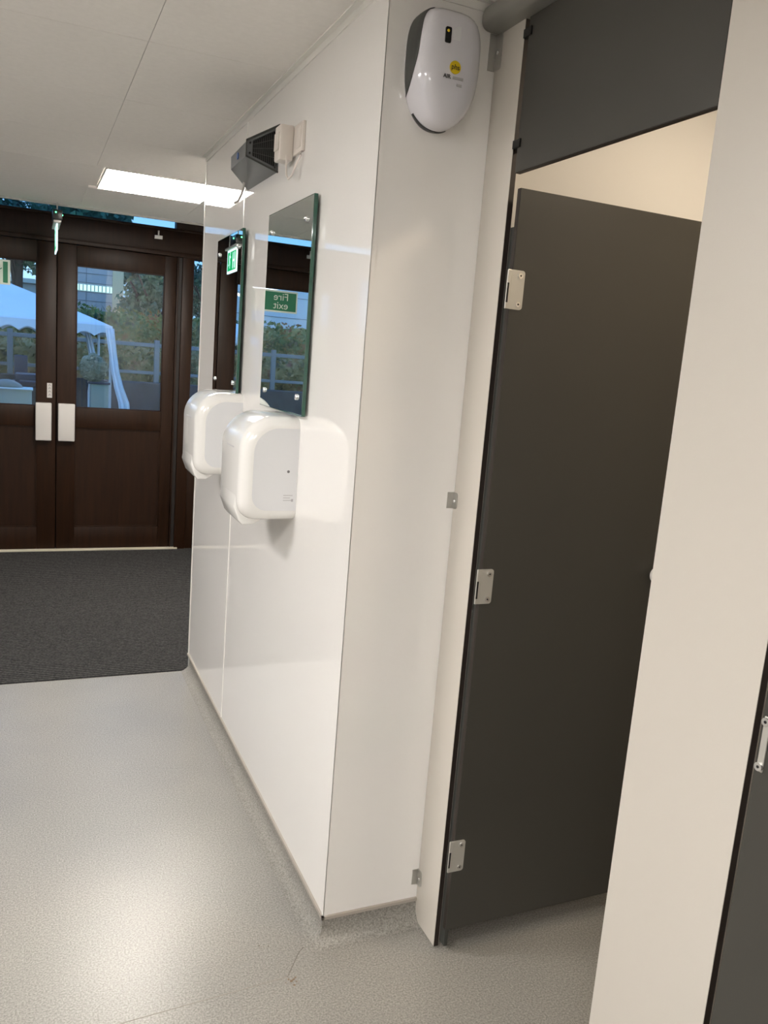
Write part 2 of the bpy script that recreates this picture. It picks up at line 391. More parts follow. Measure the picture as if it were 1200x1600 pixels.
f = MB(); f.box(0.27, 1.3, D-0.02, D+0.08, 2.39, 2.76, 0.003); f.build('panel', 'brown', fr, smooth=40)
f = MB(); f.box(0.405, 0.95, D-0.02, D+0.08, 0.0, 0.95, 0.003); f.box(0.405, 0.95, D-0.02, D+0.08, 2.2, 2.22, 0.003); f.build('rail', 'brown', fr, smooth=40)
# transom (window_1), sidelight (window_2), left sidelight (window_3)
t1 = sroot('window_1', (-1, D+0.03, 2.4), 'glazed strip above the entrance doors')
MB().box(XLF, 0.27, D+0.025, D+0.031, 2.39, 2.76).build('pane', 'glass_teal', t1)
t2_ = sroot('window_2', (0.7, D+0.03, 0.15), 'tall glazed side panel right of the doors')
MB().box(0.405, 0.95, D+0.025, D+0.031, 0.95, 2.2).build('pane', 'glass_teal', t2_)
t3 = sroot('window_3', (-2.2, D+0.03, 0.15), 'tall glazed side panel left of the doors')
MB().box(XLF, -1.735, D-0.02, D+0.06, 0.0, 0.95).build('panel', 'brown', fr)
MB().box(XLF, -1.735, D+0.025, D+0.031, 0.95, 2.21).build('pane', 'glass', t3)

def leaf_door(name, x0, x1, gx0, gx1, label):
    d = sroot(name, ((x0+x1)/2, D, 0.0), label)
    zb, zt, g0, g1, p0, p1 = -0.0, 2.204, 1.065, 2.066, 0.178, 0.920
    y0, y1 = D-0.005, D+0.040
    f = MB()
    f.box(x0, gx0, y0, y1, zb, zt, 0.003); f.box(gx1, x1, y0, y1, zb, zt, 0.003)
    f.box(gx0, gx1, y0+0.0003, y1, g1, zt, 0.003); f.box(gx0, gx1, y0+0.0003, y1, p1, g0, 0.003); f.box(gx0, gx1, y0+0.0003, y1, zb, p0, 0.003)
    f.build('door_frame', 'brown', d, smooth=40)
    MB().box(gx0-0.004, gx1+0.004, D+0.012, D+0.018, g0-0.004, g1+0.004).build('glass_pane', 'glass', d)
    MB().box(gx0-0.004, gx1+0.004, D+0.010, D+0.030, p0-0.004, p1+0.004).build('lower_panel', 'brown', d)
    b = MB(); e = 0.008
    for (a0, a1, c0, c1) in ((gx0, gx0+e, g0, g1), (gx1-e, gx1, g0, g1), (gx0, gx1, g0, g0+e), (gx0, gx1, g1-e, g1)):
        b.box(a0, a1, D+0.001, D+0.012, c0, c1, 0.001)
    for (a0, a1, c0, c1) in ((gx0, gx0+e, p0, p1), (gx1-e, gx1, p0, p1), (gx0, gx1, p0, p0+e), (gx0, gx1, p1-e, p1)):
        b.box(a0, a1, D+0.001, D+0.012, c0, c1, 0.001)
    b.build('glazing_bead', 'brown', d)
    return d
dl = leaf_door('door_1', -1.655, -0.541, -1.50, -0.667, 'left leaf of the brown glazed entrance doors')
MB().box(-0.556, -0.520, D+0.041, D+0.052, 0.012, 2.195).build('meeting_strip', 'brown', dl)
dr = leaf_door('door_2', -0.535, 0.282, -0.410, 0.198, 'right leaf of the brown glazed entrance doors')
for d, (a, b_) in ((dl, (-0.676, -0.570)), (dr, (-0.526, -0.413))):
    MB().box(a, b_, D-0.050, D-0.005, 0.822, 1.092, 0.007, 3).build('push_pad', 'padgrey', d, smooth=40, label='pale grey boxed push pad')
kp = MB().box(-0.600, -0.566, D-0.010, D-0.005, 1.128, 1.232, 0.001).build('lock_plate', 'padgrey', dl)
k = MB()
for zz in (1.148, 1.172, 1.196, 1.218): k.tube([(-0.590, D-0.0105, zz-0.006), (-0.583, D-0.0105, zz+0.006), (-0.575, D-0.0105, zz-0.004)], 0.0014, 6)
k.build('engraving', 'ink', kp)
struct(MB().box(XLF, 0.345, D-0.045, D-0.006, 0.004, 0.016, 0.002).build('trim_10', 'threshold'), 'pale threshold strip under the doors')
# header brackets
for i, (x, lab) in enumerate(((0.142, 'small grey bracket on the dark beam above right door leaf'), (-1.335, 'small grey bracket on the dark beam above left door leaf'))):
    r = thing('door_catch_bracket', lab, 'bracket', (x, D-0.02, 2.31))
    MB().box(x-0.028, x+0.028, D-0.036, D-0.02, 2.312, 2.338, 0.002).build('plate', 'steel', r)
    MB().box(x-0.006, x+0.006, D-0.032, D-0.02, 2.336, 2.372, 0.002).build('stem', 'steel', r)

# ------------------------------------------------------------------ signs
def man(mb_, px, py, s, to3, flip=1):
    """running figure, polygons in local (u,v) mapped by to3"""
    def limb(a, b, wd):
        a = Vector(a)*s; b = Vector(b)*s; d = (b-a).normalized(); nrm = Vector((-d.y, d.x))*wd*s/2
        pts = [a-nrm, b-nrm*0.8, b+nrm*0.8, a+nrm]
        mb_.quad(*[to3(px+flip*p.x, py+p.y) for p in pts])
    n = 12; c = (0.10, 0.42)
    mb_.quad(*[to3(px+flip*s*(c[0]+0.075*math.cos(2*PI*k/n)), py+s*(c[1]+0.075*math.sin(2*PI*k/n))) for k in range(n)])
    limb((0.04, 0.34), (-0.05, 0.02), 0.15)
    limb((0.03, 0.30), (0.20, 0.16), 0.06); limb((0.20, 0.16), (0.32, 0.24), 0.055)
    limb((0.02, 0.30), (-0.18, 0.24), 0.06); limb((-0.18, 0.24), (-0.24, 0.08), 0.055)
    limb((-0.04, 0.05), (0.12, -0.14), 0.085); limb((0.12, -0.14), (0.05, -0.38), 0.07); limb((0.05, -0.38), (0.14, -0.40), 0.05)
    limb((-0.06, 0.05), (-0.14, -0.18), 0.085); limb((-0.14, -0.18), (-0.36, -0.24), 0.07)

sg = thing('fire_exit_sign', 'green and white fire exit sign on the left entrance door glass', 'sign', (-1.05, D+0.008, 1.88))
SX0, SX1, SZ0, SZ1 = -1.262, -0.836, 1.884, 2.050
yS = D+0.006
MB().box(SX0, SX1, yS-0.0015, yS+0.002, SZ0, SZ1, 0.0006).build('sign_board', 'signwhite', sg)
MB().box(SX0+0.012, SX1-0.142, yS-0.003, yS-0.0015, SZ0+0.013, SZ1-0.013).build('green_field', 'signgreen', sg, label='green field behind the words')
MB().box(SX1-0.046, SX1-0.016, yS-0.003, yS-0.0015, SZ0+0.013, SZ1-0.013).build('green_band', 'signgreen', sg)
mm = MB(); man(mm, SX1-0.092, (SZ0+SZ1)/2-0.004, 0.125, lambda u, v: (u, yS-0.0032, v)); mm.build('running_figure', 'signgreen', sg)
RX = Matrix.Rotation(PI/2, 4, 'X')
for tx, zz in (('Fire', 2.000), ('exit', 1.935)):
    text_mesh('lettering', tx, 0.078, 'signwhite', sg, Matrix.Translation((-1.128, yS-0.0035, zz)) @ RX, label='white word ' + tx)

# hanging illuminated exit blade sign
bx = -0.556
bs = thing('hanging_exit_sign', 'lit green exit sign hung edge-on from the ceiling, seen in the left mirror', 'sign', (bx, 4.140, 2.05))
MB().box(bx-0.028, bx+0.028, 3.930, 4.110, 2.284, 2.342, 0.004).build('black_housing', 'black', bs, smooth=40)
MB().box(bx-0.022, bx+0.022, 3.960, 4.350, 2.268, 2.284, 0.003).build('sign_rail', 'padgrey', bs, smooth=40)
MB().box(bx-0.004, bx+0.004, 4.005, 4.340, 2.105, 2.268).build('lit_panel', 'litwhite', bs)
MB().rod((bx, 4.000, 2.342), (bx, 4.000, H), 0.004).build('hanger', 'padgrey', bs)
MB().rod((bx, 4.300, 2.284), (bx, 4.300, H), 0.004).build('hanger', 'padgrey', bs)
MB().ball((bx-0.010, 3.927, 2.325), 0.005).build('indicator_light', 'led', bs)
MB().ball((bx+0.030, 4.000, 2.320), 0.005).build('indicator_light', 'led', bs)
for sx in (1, -1):
    xx = bx + sx*0.0048
    g = MB(); g.box(min(xx, xx-sx*0.0008), max(xx, xx-sx*0.0008), 4.025, 4.320, 2.122, 2.252); g.build('green_face', 'litgreen', bs)
    mm = MB(); man(mm, 4.240, 2.190, 0.125, lambda u, v: (xx+sx*0.0006, u, v), flip=-1); mm.build('running_figure', 'litwhite', bs)
    g = MB(); g.box(min(xx, xx+sx*0.001), max(xx, xx+sx*0.001), 4.060, 4.075, 2.132, 2.242); g.box(min(xx, xx+sx*0.001), max(xx, xx+sx*0.001), 4.120, 4.132, 2.132, 2.242); g.box(min(xx, xx+sx*0.001), max(xx, xx+sx*0.001), 4.070, 4.130, 2.180, 2.193)
    g.build('doorway_mark', 'litwhite', bs)

# ------------------------------------------------------------------ ceiling lights
def panel(x0, x1, y0, y1, m, label):
    r = thing('ceiling_light_panel', label, 'ceiling light', ((x0+x1)/2, (y0+y1)/2, H), None)
    f = MB()
    for a in ((x0, x1, y0, y0+0.006), (x0, x1, y1-0.006, y1), (x0, x0+0.006, y0, y1), (x1-0.006, x1, y0, y1)): f.box(*a, H-0.0035, H+0.011)
    f.build('light_frame', 'panel_trim', r)
    MB().box(x0+0.0055, x1-0.0055, y0+0.0055, y1-0.0055, H-0.003, H+0.008).build('diffuser', m, r)
panel(-0.375, 0.20, 2.655, 3.245, 'lobbylight', 'bright square ceiling light over the entrance matting')
panel(-2.31+0.01, -1.68-0.01, -1.765+0.01, -1.135-0.01, 'roomfill', 'unseen square ceiling light added left of the cubicles to light the walls')  # this and the next two are out of view, added to spread light
panel(-2.31+0.01, -1.68-0.01, 0.125+0.01, 0.755-0.01, 'roomfill', 'unseen square ceiling light added across from the hand dryers to light the wall evenly')
panel(-1.68+0.01, -1.05-0.01, -3.025+0.01, -2.395-0.01, 'roomfill', 'unseen square ceiling light added above the closed cubicle door end of the room')
dlx, dly = 0.86, -0.62
r = thing('added_downlight', 'unseen small round warm light added in the ceiling of the open cubicle', 'ceiling light', (dlx, dly, H))  # added out of sight to light the cubicle wall and open door
MB().rod((dlx, dly, H-0.007), (dlx, dly, H+0.001), 0.125, 32).build('bezel', 'panel_trim', r, smooth=40)
MB().rod((dlx, dly, H-0.009), (dlx, dly, H-0.006), 0.108, 32).build('diffuser', 'cubfill', r)

# ------------------------------------------------------------------ mirrors
def mirror(y0, y1, z0, z1, label, tilt=0.0):
    r = thing('wall_mirror', label, 'mirror', (0, (y0+y1)/2, z0), 'frameless mirrors on the clad wall')
    xb, xf = -0.009, -0.019
    g = MB(); g.box(xf, xb, y0, y1, z0, z1); g.build('glass_slab', 'mirror_edge', r, label='green tinted glass edge')
    MB().box(xf-0.0006, xf+0.001, y0+0.0025, y1-0.0025, z0+0.0025, z1-0.0025).build('reflective_face', 'mirror', r)
    for yy in (y0+0.055, y1-0.055):
        for zz in (z0+0.052, z1-0.060):
            s = MB(); s.rod((-0.005, yy, zz), (xf-0.003, yy, zz), 0.0055, 12); s.ball((xf-0.003, yy, zz), 0.0085, (0.55, 1, 1)); s.build('chrome_fixing', 'chrome', r, smooth=40)
    r.rotation_euler = (0, 0, tilt)
mirror(0.395, 0.858, 1.385, 1.992, 'frameless rectangular mirror above the nearer hand dryer')
mirror(1.196, 1.656, 1.385, 1.992, 'frameless rectangular mirror above the farther hand dryer', -0.0165)

# ------------------------------------------------------------------ hand dryers
def dryer(y0, z0, label):
    Wd = 0.292; y1 = y0+Wd; z1 = z0+0.309; dp = 0.171
    r = thing('hand_dryer', label, 'hand dryer', (0, (y0+y1)/2, z0), 'white hand dryers on the clad wall')
    # outline of the side (x, z): big soft corners at the front
    def side(inset, rr):
        return rrect(-dp+inset, -0.0, z0+inset*0.9, z1-inset*0.9, [0.002, max(0.102-inset*0.7, .02), max(0.055-inset*0.3, .01), 0.002], 10)
    # body lofted across its width with rounded shoulders
    secs = [(0.0, 0.030), (0.003, 0.022), (0.010, 0.010), (0.022, 0.003), (0.040, 0.0), (Wd-0.040, 0.0), (Wd-0.022, 0.003), (Wd-0.010, 0.010), (Wd-0.003, 0.022), (Wd, 0.030)]
    rings = [[(x, y0+s, z) for x, z in side(i, 0)] for s, i in secs]
    MB().loft(rings).build('casing', 'white', r, smooth=35)
    # flat cheek on the two sides, its shading put into a cool tint
    for yy, sg_ in ((y0, -1), (y1, 1)):
        a = [(x, yy+sg_*0.0006, z) for x, z in side(0.036, 0)]; b_ = [(x, yy-sg_*0.002, z) for x, z in side(0.036, 0)]
        ck = MB().loft([a, b_]).build('side_cheek', 'whitegrey', r, smooth=35, label='flat side face with its shading in a cool tint')
        if sg_ < 0:
            MB().rod((-0.029, yy-0.0012, z0+0.150), (-0.029, yy+0.001, z0+0.150), 0.0042, 14).build('screw_cover', mat('grey_dot', (0.16, 0.16, 0.16), 0.4), ck)
            pr = MB()
            for q, (xa, xb2) in enumerate(((-0.041, -0.012), (-0.041, -0.020), (-0.041, -0.014))):
                zz = z0+0.078-q*0.0075; pr.box(xa, xb2, yy-0.0008, yy, zz, zz+0.0018)
            pr.box(-0.016, -0.010, yy-0.0008, yy, z0+0.060, z0+0.068)
            pr.build('printed_label', 'greyink', ck)
    # protruding outlet chin under the front
    ch = [(-0.148, z0-0.020), (-0.160, z0-0.006), (-0.176, z0+0.036), (-0.170, z0+0.075), (-0.09, z0+0.075), (-0.09, z0-0.004), (-0.118, z0-0.020)]
    MB().prism(ch, 1, y0+0.045, y1-0.045, 0.008, 3).build('outlet_chin', 'white', r, smooth=40)
    MB().box(-0.142, -0.112, y0+0.075, y1-0.075, z0-0.0235, z0-0.018, 0.002).build('air_slot', 'black', r)
    # logo stroke on the front
    MB().box(-dp-0.0006, -dp+0.0005, y0+0.10, y1-0.10, z0+0.205, z0+0.209).build('front_marking', 'greyink', r)
dryer(0.458, 1.067, 'white automatic hand dryer nearest the camera, in front on the wall')
dryer(1.165, 1.092, 'white automatic hand dryer farther along the wall, nearer the brown doors')

# ------------------------------------------------------------------ grey heater box with grille, socket, cables
hz = thing('wall_air_unit', 'grey angular wall unit with black wire grille and blue badge, high above the mirrors', 'air unit', (0, 1.03, 2.13))
A1, B1, G1, F1 = (-0.0, 0.85, 2.266), (-0.105, 0.85, 2.203), (-0.104, 0.85, 2.160), (-0.0, 0.85, 2.127)
A2, B2, G2, F2 = (-0.0, 1.25, 2.266), (-0.105, 1.066, 2.195), (-0.104, 1.066, 2.155), (-0.0, 1.245, 2.130)
bm_ = MB(); vs1 = [bm_.bm.verts.new(p) for p in (A1, B1, G1, F1)]; vs2 = [bm_.bm.verts.new(p) for p in (A2, B2, G2, F2)]
# hollow near end: inner lip then recess
def lerp(a, b, t): return tuple(a[i]*(1-t)+b[i]*t for i in range(3))
cen = tuple(sum(p[i] for p in (A1, B1, G1, F1))/4 for i in range(3))
lip = [bm_.bm.verts.new(p) for p in ((-0.003, 0.85, 2.257), (-0.086, 0.85, 2.207), (-0.086, 0.85, 2.161), (-0.003, 0.85, 2.137))]
rec = [bm_.bm.verts.new((v.co.x, v.co.y+0.04, v.co.z)) for v in lip]
for i in range(4):
    j = (i+1) % 4
    bm_.bm.faces.new((vs1[i], vs1[j], vs2[j], vs2[i])); bm_.bm.faces.new((vs1[i], vs1[j], lip[j], lip[i])); bm_.bm.faces.new((lip[i], lip[j], rec[j], rec[i]))
bm_.bm.faces.new(vs2)
bm_.build('casing', 'greybody', hz)
MB().quad(*[(p.x, p.y, p.z) for p in [Vector((-0.003, 0.888, 2.257)), Vector((-0.086, 0.888, 2.207)), Vector((-0.086, 0.888, 2.161)), Vector((-0.003, 0.888, 2.137))]]).build('dark_interior', 'black', hz)
g = MB()
def zt_(x): return 2.257 + (x+0.003)*(2.207-2.257)/(-0.083)
def zb_(x): return 2.137 + (x+0.003)*(2.161-2.137)/(-0.083)
for k in range(13):
    x = -0.006 - k*0.0065; g.rod((x, 0.853, zb_(x)), (x, 0.853, zt_(x)), 0.0007, 6)
for k in range(5):
    tt = k/4; g.rod((-0.003, 0.852, 2.137*(1-tt)+2.257*tt), (-0.086, 0.852, 2.161*(1-tt)+2.207*tt), 0.0009, 6)
g.build('wire_grille', 'mesh', hz)
g = MB()
g.tube([(-0.0005, 0.848, 2.268), (-0.106, 0.848, 2.205), (-0.106, 0.848, 2.158), (-0.0005, 0.848, 2.125)], 0.003, 6)
g.build('end_rim', 'charcoal', hz)
for p in ((-0.095, 0.846, 2.198), (-0.095, 0.846, 2.168), (-0.012, 0.846, 2.138)):
    MB().ball(p, 0.0035).build('screw', 'black', hz)
MB().rod((-0.1045, 0.965, 2.179), (-0.1068, 0.965, 2.179), 0.011, 20).build('blue_badge', 'blue', hz)
cord = tag(MB().tube([(-0.035, 1.16, 2.145), (-0.036, 1.16, 2.125), (-0.040, 1.17, 2.10), (-0.046, 1.19, 2.08), (-0.058, 1.20, 2.072)], 0.0045, 10).build('grey_flex_stub', 'tube', smooth=60),
           'short grey flex hanging below the far end of the wall air unit', 'cable')

sk_ = thing('double_socket', 'cream double wall socket high on the white wall beside the grey air unit', 'socket', (0, 0.63, 2.135))
MB().box(-0.010, 0.0, 0.571, 0.716, 2.137, 2.220, 0.0025).build('faceplate', 'socket', sk_, smooth=40)
MB().box(-0.0118, -0.009, 0.583, 0.625, 2.150, 2.208, 0.002).build('switch_cover', 'socket', sk_, smooth=40)
pa = thing('plug_adaptor', 'cream boxed plug standing out of the socket by the air unit grille', 'plug', (0, 0.69, 2.125))
MB().box(-0.052, -0.010, 0.655, 0.716, 2.122, 2.222, 0.005).build('plug_body', 'socket', pa, smooth=40)
MB().box(-0.056, -0.052, 0.664, 0.707, 2.150, 2.200, 0.002).build('plug_cap', 'socket', pa)
tag(MB().tube([(-0.030, 0.655, 2.135), (-0.032, 0.648, 2.105), (-0.032, 0.640, 2.078), (-0.030, 0.625, 2.064), (-0.025, 0.605, 2.072), (-0.018, 0.590, 2.10), (-0.010, 0.578, 2.125), (-0.006, 0.585, 2.140)], 0.0032, 8).build('looped_flex', 'socket', smooth=60),
    'cream flex looping below the wall socket', 'cable')

# ------------------------------------------------------------------ air freshener on the return wall
af = thing('air_freshener', 'white and charcoal air freshener dispenser on the short wall', 'air freshener', (0.15, 0, 2.09))
cx, cz = 0.128, 2.222
def ov(hx, ht, hb, y, dz=0.0, n=48, dx=0.0):
    out = []
    for k in range(n):
        a = 2*PI*k/n; ca, sa = math.cos(a), math.sin(a)
        e = 3.6 if sa > 0 else 2.25
        rr = 1.0/((abs(ca)**e + abs(sa)**e)**(1/e))
        out.append((cx+dx+hx*rr*ca, y, cz+dz+(ht if sa > 0 else hb)*rr*sa))
    return out
prof_ = [(0.0, 1.0), (-0.030, 1.0), (-0.050, 0.985), (-0.066, 0.94), (-0.078, 0.86), (-0.086, 0.72), (-0.090, 0.5), (-0.0915, 0.25)]
hx, ht, hb = 0.080, 0.113, 0.134
MB().loft([ov(hx*s, ht*s, hb*s, y) for y, s in prof_]).build('cover', 'fresh', af, smooth=50)
# charcoal insert on the left flank: crescent following the shell a little outside it
def flank(a0, a1, ys, name, m, grow=1.006, n=20, s_of=None):
    b = MB(); rows = []
    for (y, s) in ys:
        row = []
        for k in range(n+1):
            a = math.radians(a0 + (a1-a0)*k/n); ca, sa = math.cos(a), math.sin(a); e = 3.6 if sa > 0 else 2.25
            rr = 1.0/((abs(ca)**e + abs(sa)**e)**(1/e))*s*grow
            t_ = k/n; lim = s_of(t_) if s_of else 1.0
            yy = max(y, lim)
            # keep the strip on the shell: scale for that depth
            ss = s_at(yy)*grow
            r_ = 1.0/((abs(ca)**e + abs(sa)**e)**(1/e))*ss
            row.append(b.bm.verts.new((cx+hx*r_*ca, yy-0.0008, cz+(ht if sa > 0 else hb)*r_*sa)))
        rows.append(row)
    for A, B in zip(rows, rows[1:]):
        for k in range(n):
            try: b.bm.faces.new((A[k], A[k+1], B[k+1], B[k]))
            except ValueError: pass
    o = b.build(name, m, af, smooth=50)
    md = o.modifiers.new('thickness', 'SOLIDIFY'); md.thickness = 0.0012; md.offset = 0
    return o
def s_at(y):
    for (y0, s0), (y1, s1) in zip(prof_, prof_[1:]):
        if y <= y0 and y >= y1: return s0+(s1-s0)*(y0-y)/(y0-y1)
    return prof_[-1][1]
ysr = [(-0.004-0.0045*i, 1) for i in range(18)]
flank(118, 210, ysr, 'side_insert', 'charcoal', s_of=lambda t_: -0.066*(1-t_**6)*(0.80+0.20*min(1, t_*3)))
flank(228, 292, ysr, 'lower_insert', 'charcoal', s_of=lambda t_: -0.012-0.006*math.sin(PI*t_))
def on_shell(x, z, off=0.0010):
    """depth of the front of the shell at (x,z)"""
    u = (x-cx)/hx; v = (z-cz)/(ht if z > cz else hb); e = 3.6 if z > cz else 2.25
    q = (abs(u)**e+abs(v)**e)**(1/e)
    for (y0, s0), (y1, s1) in zip(prof_[1:], prof_[2:]):
        if q <= s0 and q >= s1:
            return y0+(y1-y0)*(s0-q)/(s0-s1)-off
    return -0.0915-off if q < 0.5 else -0.03
wx, wz = 0.107, 2.268
nb = MB(); yv = on_shell(wx, wz)
nb.prism(rrect(wx-0.007, wx+0.007, wz-0.017, wz+0.015, 0.003, 3), 1, yv-0.0016, yv+0.006); nb.build('spray_window', 'black', af)
MB().ball((wx-0.001, yv-0.0016, wz+0.007), 0.0032).build('spray_nozzle', 'yellow', af)
nb = MB(); y2 = on_shell(wx+0.02, wz)
nb.prism([(wx+0.009, wz-0.014), (wx+0.030, wz-0.024), (wx+0.032, wz+0.022), (wx+0.022, wz+0.020), (wx+0.009, wz+0.008)], 1, y2+0.0006, y2+0.004); nb.build('moulded_flare', 'whitegrey', af)
sx_, sz_ = 0.130, 2.205
ys_ = on_shell(sx_, sz_, 0.0)
tilt = 0.0
stk = MB(); stk.rod((sx_, ys_-0.0022, sz_), (sx_, ys_+0.003, sz_), 0.0135, 28); st = stk.build('yellow_sticker', 'yellow', af)
RXm = Matrix.Rotation(PI/2, 4, 'X')
text_mesh('sticker_lettering', 'phs', 0.015, 'ink', st, Matrix.Translation((sx_, ys_-0.0026, sz_)) @ RXm)
text_mesh('lettering', 'AIR', 0.012, 'ink', af, Matrix.Translation((sx_-0.018, on_shell(sx_-0.018, sz_-0.022), sz_-0.021)) @ RXm, label='dark letters AIR')
MB().box(sx_-0.003, sx_+0.022, on_shell(sx_+0.01, sz_-0.022)-0.0006, on_shell(sx_+0.01, sz_-0.022)+0.003, sz_-0.0240, sz_-0.0185).build('faint_print', 'greyink', af)
MB().box(sx_+0.008, sx_+0.020, on_shell(sx_+0.014, sz_-0.034)-0.0006, on_shell(sx_+0.014, sz_-0.034)+0.003, sz_-0.037, sz_-0.032).build('faint_print', 'greyink', af)

# ------------------------------------------------------------------ cubicle front
TH = 0.013
def pilaster(y0, y1, label, z0=0.004, z1=2.335):
    r = thing('cubicle_pilaster', label, 'partition panel', (WX, (y0+y1)/2, z0), 'cubicle pilasters')
    MB().box(WX, WX+TH, y1, y0, z0, z1).build('core_board', 'core', r, label='dark exposed board edge')
    MB().box(WX-0.0012, WX+0.0004, y1+0.0006, y0-0.0006, z0+0.0006, z1-0.0006).build('laminate_face', 'laminate', r, label='pale laminate face')
    MB().box(WX+TH-0.0004, WX+TH+0.0012, y1+0.0006, y0-0.0006, z0+0.0006, z1-0.0006).build('laminate_face', 'laminate', r, label='pale laminate face')
    return r
P1 = pilaster(-0.001, -0.1235, 'narrow pale grey pilaster beside the short white wall, left of the open door')
P2 = pilaster(-0.748, -1.0065, 'wide pale grey pilaster nearest the camera, right of the open door')
P3 = pilaster(-1.640, -1.900, 'pale grey pilaster beyond the closed door at the right edge')
# fixing brackets between wall and pilaster
for zz, h, w_, lab in ((2.290, 0.080, 0.030, 'grey corner bracket under the head rail'), (1.218, 0.042, 0.022, 'small round-cornered wall bracket halfway up the narrow pilaster'), (0.136, 0.046, 0.024, 'small round-cornered wall bracket near the foot of the narrow pilaster')):
    r = thing('pilaster_bracket', lab, 'bracket', (WX, 0, zz-h/2))
    pr = rrect(-w_, 0.0, zz-h/2, zz+h/2, [0.001, 0.008, 0.008, 0.001], 5)
    MB().prism(pr, 0, WX-0.0042, WX-0.0012).build('plate', 'steel', r)
    MB().box(WX-0.020, WX-0.0012, -0.0024, -0.0, zz-h/2, zz+h/2).build('wall_flange', 'steel', r)
    MB().ball((WX-0.0045, -w_*0.5, zz-0.002), 0.005, (0.5, 1, 1)).build('screw', 'chrome', r, smooth=40)

# head rail
hr = thing('head_rail', 'grey rounded metal head rail running along the cubicle tops', 'rail', (WX, -1.6, 2.33))
prr = rrect(WX-0.050, WX+0.030, 2.328, 2.386, [0.027, 0.027, 0.022, 0.01], 8)
MB().prism(prr, 1, -0.012, -3.2, 0.0).build('tube', 'rail', hr, smooth=40)
MB().prism(rrect(WX-0.048, WX+0.028, 2.330, 2.384, [0.025, 0.025, 0.020, 0.01], 8), 1, -0.004, -0.012, 0.003).build('end_cap', 'rail', hr, smooth=40)

def header(y0, y1, label):
    r = thing('header_panel', label, 'partition panel', (WX, (y0+y1)/2, 2.0), 'dark header panels')
    MB().box(WX+0.001, WX+0.001+TH, y1, y0, 1.999, 2.3265).build('core_board', 'core', r)
    MB().box(WX-0.0002, WX+0.0014, y1+0.0006, y0-0.0006, 2.0005, 2.326).build('laminate_face', 'dark', r)
    MB().box(WX+TH+0.0006, WX+TH+0.0022, y1+0.0006, y0-0.0006, 2.0005, 2.326).build('laminate_face', 'dark', r)
    for zz in (2.295, 2.062):
        MB().box(WX-0.004, WX+0.020, y0-0.014, y0+0.016, zz-0.009, zz+0.009).build('clip', 'black', r)
header(-0.1400, -0.7465, 'dark grey header panel above the open cubicle door')
header(-1.022, -1.626, 'dark grey header panel above the closed cubicle door')

# inner door stop behind the narrow pilaster
tag(MB().box(WX+TH+0.002, WX+TH+0.012, -0.150, -0.110, 0.02, 1.885, 0.001).build('door_stop_strip', 'charcoal'), 'dark door stop strip behind the narrow pilaster', 'strip')

# open door 90 degrees into the cubicle
ZD0, ZD1 = 0.082, 1.965
def hinge_parts(parent, u, wv, zz, hw=0.036, hh=0.088):
    """hinge on the open door: flange plate on the face y, folded cheek and knuckle at the edge"""
    y = u
    pl = MB().prism(rrect(wv, wv+hw, zz-hh/2, zz+hh/2, [0.007, 0.001, 0.001, 0.007], 5), 1, y-0.003, y).build('hinge', 'hinge', parent, smooth=30, label='satin metal hinge plate')
    MB().box(wv-0.010, wv+0.001, y-0.004, y+0.001, zz-hh/2, zz+hh/2, 0.0012).build('hinge_fold', 'hinge', pl)
    MB().box(wv-0.0095, wv-0.0050, y-0.0046, y-0.0036, zz-hh/2+0.014, zz-hh/2+0.058).build('hinge_slot', 'black', pl)
    for s_ in (-1, 1):
        q = MB(); q.rod((wv+hw*0.66, y-0.0055, zz+s_*(hh/2-0.012)), (wv+hw*0.66, y-0.002, zz+s_*(hh/2-0.012)), 0.0062, 16); sc = q.build('hinge_screw', 'chrome', pl, smooth=40)
        q = MB(); q.rod((wv+hw*0.66, y-0.0058, zz+s_*(hh/2-0.012)), (wv+hw*0.66, y-0.0050, zz+s_*(hh/2-0.012)), 0.0022, 8); 
        q.build('hinge_screw_socket', 'black', pl)
od = thing('cubicle_door', 'dark grey cubicle door standing open into the cubicle', 'cubicle door', (WX, -0.164, ZD0), 'dark cubicle doors')
DY = -0.164
MB().box(WX+0.006, WX+0.606, DY, DY+TH, ZD0, ZD1).build('core_board', 'core', od, label='dark exposed board edge')
MB().box(WX+0.0066, WX+0.6054, DY-0.0014, DY+0.0004, ZD0+0.0008, ZD1-0.0006).build('door_face', 'dark', od)
MB().box(WX+0.0066, WX+0.6054, DY+TH-0.0004, DY+TH+0.0014, ZD0+0.0008, ZD1-0.0006).build('door_face', 'dark', od)
for zz in (1.742, 1.032, 0.300): hinge_parts(od, DY-0.0014, WX+0.002, zz)
kb = MB(); kb.rod((0.826, DY-0.001, 1.048), (0.826, DY-0.012, 1.048), 0.012, 20); kb.rod((0.826, DY-0.012, 1.048), (0.826, DY-0.030, 1.048), 0.022, 28, 0.020)
kb.build('door_knob', 'white', od, smooth=40, label='round white door knob')

